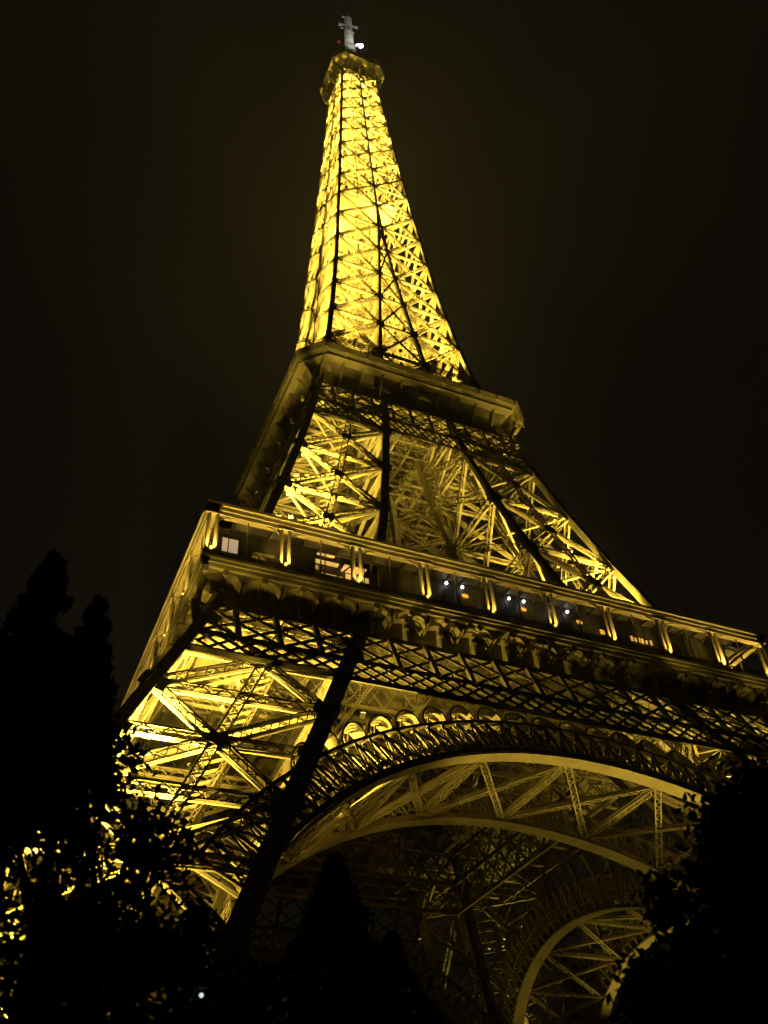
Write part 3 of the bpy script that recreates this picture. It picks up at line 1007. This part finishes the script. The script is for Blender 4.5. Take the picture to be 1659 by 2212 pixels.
# ------------------------------------------------------------------ ground
def struct(o): o['kind'] = 'structure'; return o
g = MB()
g.poly([(-440, -440, 0), (440, -440, 0), (440, 440, 0), (-440, 440, 0)], [(0, 1, 2, 3)])
struct(g.build('ground', GRASS))
g = MB()
g.poly([(-70, -108, .004), (-30, -108, .004), (-4, -20, .004), (-4, 110, .004), (20, 110, .004), (20, -40, .004), (40, -108, .004), (60, -112, .004), (-70, -112, .004)], [(0, 8, 7, 6, 5, 4, 3, 2, 1)])
struct(g.build('path', PATHM))

# ------------------------------------------------------------------ trees
def ray(px, py):
    d = fwd + (px - 829.5) / 1963.6 * r1 - (py - 1106) / 1963.6 * u1
    return d / math.hypot(d[0], d[1])
def at(px, py, dist):
    return CAM + ray(px, py) * dist

def leaves(mb, centers, n, size, flat=.5):
    """n leaf clumps: each a bent pair of small quads"""
    pts = np.array(centers)
    k = len(pts)
    a = rng.normal(size=(k, 3)); a /= np.linalg.norm(a, axis=1, keepdims=True)
    b = rng.normal(size=(k, 3)); b -= (b * a).sum(1, keepdims=True) * a; b /= np.linalg.norm(b, axis=1, keepdims=True)
    c = np.cross(a, b)
    sz = size * rng.uniform(.6, 1.3, size=(k, 1))
    q0 = pts - a * sz; q1 = pts + b * sz * flat + c * sz * .2; q2 = pts + a * sz; q3 = pts - b * sz * flat + c * sz * .2
    V = np.stack([q0, q1, q2, q3], 1).reshape(-1, 3)
    base = mb.n
    mb.v.extend(map(tuple, V)); mb.n += len(V)
    mb.f.extend([(base + 4 * i, base + 4 * i + 1, base + 4 * i + 2, base + 4 * i + 3) for i in range(k)])

def broad_tree(name, label, base, clumps, n_per, size, group='broadleaf trees round the tower'):
    """clumps: (x, y, z, radius) world; trunk with limbs reaching each clump"""
    root = thing(name, label, 'tree', tuple(base), group)
    B = np.array(base, float)
    t = MB()
    C = np.array([c[:3] for c in clumps]) - B
    top = C.mean(0)
    fork = A(top[0] * .35, top[1] * .35, max(2.0, top[2] * .55))
    t.tube([(0, 0, 0), (fork[0] * .4, fork[1] * .4, fork[2] * .5), tuple(fork)], [.38, .3, .24], 10)
    for c in C:
        m = lerp(fork, c, .5) + rng.normal(size=3) * .25
        t.tube([tuple(fork), tuple(m), tuple(c)], [.16, .1, .04], 6)
    t.build('trunk', BARK, root, True)
    cm = MB()
    for (x, y, z, r) in clumps:
        c = A(x, y, z) - B
        k = max(30, int(n_per * r * r))
        # sub-clumps give uneven edges and gaps
        ns = max(5, int(7 * r))
        sc = rng.normal(size=(ns, 3)); sc /= np.linalg.norm(sc, axis=1, keepdims=True)
        sc = sc * (rng.uniform(0.15, 1, size=(ns, 1)) ** .5) * r * .85 * A(1, 1, .85)
        pick = rng.integers(0, ns, k)
        p = c + sc[pick] + rng.normal(size=(k, 3)) * r * .26
        leaves(cm, p, k, size)
        for s_ in sc[:6]:
            t_ = None
    cm.build('crown', LEAF, root)
    return root

def conifer(name, label, base, height, rad, n_br, size, lean=(0, 0), group='dark conifers round the tower', low=.08):
    root = thing(name, label, 'tree', tuple(base), group)
    t = MB()
    t.tube([(0, 0, 0), (lean[0] * .5, lean[1] * .5, height * .5), (lean[0], lean[1], height * .98)], [.028 * height * .5, .018 * height * .5, .02], 9)
    br = []
    P = []
    for i in range(n_br):
        h = low + (1 - low) * (i + rng.uniform(0, .9)) / n_br
        a = rng.uniform(0, 2 * PI)
        L = rad * (1 - h) ** .85 * rng.uniform(.45, 1.25) + .12
        p0 = A(lean[0] * h, lean[1] * h, h * height)
        d = A(math.cos(a), math.sin(a), 0)
        p1 = p0 + d * L * .6 + A(0, 0, L * .1); p2 = p0 + d * L + A(0, 0, -L * .18)
        t.tube([tuple(p0), tuple(p1), tuple(p2)], [.06, .035, .012], 4, False)
        k = int(26 + 60 * L)
        u_ = rng.uniform(.12, 1.05, k)
        q = np.where(u_[:, None] < .6, p0 + (p1 - p0) * (u_[:, None] / .6), p1 + (p2 - p1) * ((u_[:, None] - .6) / .4))
        side = np.cross(d, A(0, 0, 1))
        q = q + side * rng.normal(size=(k, 1)) * L * .17 * (1.15 - u_[:, None]) + A(0, 0, -1) * np.abs(rng.normal(size=(k, 1))) * .28 * min(1, L)
        P.append(q)
    t.build('trunk', BARK, root, True)
    c = MB(); leaves(c, np.concatenate(P), 0, size, .38); c.build('crown', NEEDLE, root)
    return root

def clump(px, py, dist, rpx):
    p = at(px, py, dist)
    sl = np.linalg.norm(p - CAM)
    return (p[0], p[1], p[2], rpx * sl / 1963.6)
def foot(px, py, dist):
    p = at(px, py, dist); return (p[0], p[1], 0.0)

# tall dark conifers at the left, one behind the other
conifer('conifer_tree', 'tallest dark spiky conifer rising at the far left against the night sky', foot(95, 1300, 19), 16.4, 3.7, 230, .15, low=.6)
conifer('conifer_tree', 'slimmer dark conifer just right of the tallest one beside the gallery corner', foot(205, 1350, 21), 16.8, 2.9, 210, .15, low=.66)
# the leafy tree the lit leg glitters through
broad_tree('broadleaf_tree', 'leafy tree in front of the lit near leg with yellow light glittering through its gaps', foot(215, 1800, 27),
           [clump(250, 1640, 27, 75), clump(180, 1690, 28, 70), clump(300, 1740, 26.5, 80), clump(210, 1800, 27, 90), clump(115, 1700, 28, 60),
            clump(130, 1850, 27, 80), clump(330, 1870, 26, 85), clump(240, 1930, 27, 95), clump(30, 1850, 28, 70), clump(20, 1730, 28.5, 60), clump(20, 1620, 29, 50), clump(380, 1820, 26, 50)], 210, .17)
broad_tree('broadleaf_tree', 'low dark broadleaf tree in the lower left corner below the glittering one', foot(200, 2150, 22),
           [clump(60, 2000, 22, 120), clump(200, 2050, 22, 120), clump(330, 2060, 22, 90), clump(420, 2010, 22, 60), clump(110, 2170, 21, 130), clump(300, 2190, 21, 120), clump(480, 2190, 21.5, 110), clump(430, 2100, 22, 50)], 620, .14)
# centre
conifer('conifer_tree', 'dark pointed conifer silhouetted under the great arch near the bottom centre', foot(725, 2000, 36), 15.9, 6.0, 420, .22)
conifer('conifer_tree', 'shorter dark conifer right of the pointed one under the arch', foot(850, 2100, 38), 13.4, 5.2, 330, .22)
broad_tree('broadleaf_tree', 'low dark broadleaf tree along the bottom edge between the street lamp and the pointed conifer', foot(640, 2250, 30),
           [clump(560, 2170, 30, 80), clump(650, 2190, 30, 90), clump(760, 2200, 30, 90), clump(880, 2210, 30, 80), clump(520, 2260, 30, 90)], 380, .15)
# right
broad_tree('broadleaf_tree', 'large dark broadleaf tree filling the lower right corner beside the arch end', foot(1640, 2150, 23),
           [clump(1640, 1740, 23, 90), clump(1590, 1800, 23, 80), clump(1560, 1880, 22.5, 85), clump(1650, 1900, 23, 110), clump(1500, 1980, 22, 90), clump(1600, 2020, 22, 110), clump(1450, 2090, 22, 85), clump(1560, 2150, 22, 120), clump(1410, 2180, 22, 80), clump(1680, 2150, 23, 120), clump(1740, 1980, 24, 130), clump(1750, 1780, 24, 90)], 800, .13)

# ------------------------------------------------------------------ street lamp glimpsed below the near leg
lp = at(435, 2150, 20)
SL = thing('street_lamp', 'small white street lamp shining low between the dark trees below the near leg', 'lamp', (lp[0], lp[1], 0))
u = MB()
u.tube([(0, 0, 0), (0, 0, .5), (0, 0, .6), (0, 0, lp[2] - .35)], [.14, .13, .07, .05], 10)
u.tube([(0, 0, lp[2] - .35), (0, 0, lp[2] - .2)], [.08, .09], 10)
u.build('post', POSTM, SL)
u = MB(); u.tube([(0, 0, lp[2] + .12), (0, 0, lp[2] + .2), (0, 0, lp[2] + .3)], [.12, .1, .03], 10); u.build('hood', POSTM, SL)
u = MB(); u.sphere((0, 0, lp[2]), .042, 10, 8); u.build('globe', STREETL, SL)

# ------------------------------------------------------------------ night haze that scatters the floodlights
hz = bpy.data.materials.new('night_haze'); hz.use_nodes = True
hn = hz.node_tree
for n_ in list(hn.nodes):
    if n_.type != 'OUTPUT_MATERIAL': hn.nodes.remove(n_)
pvol = hn.nodes.new('ShaderNodeVolumePrincipled')
pvol.inputs['Color'].default_value = (.9, .88, .82, 1)
pvol.inputs['Density'].default_value = HAZE
hn.links.new(pvol.outputs['Volume'], [n_ for n_ in hn.nodes if n_.type == 'OUTPUT_MATERIAL'][0].inputs['Volume'])
g = MB(); g.box(-450, 450, -450, 450, -1.0, 345.0)
hzo = g.build('haze', hz); hzo['kind'] = 'stuff'
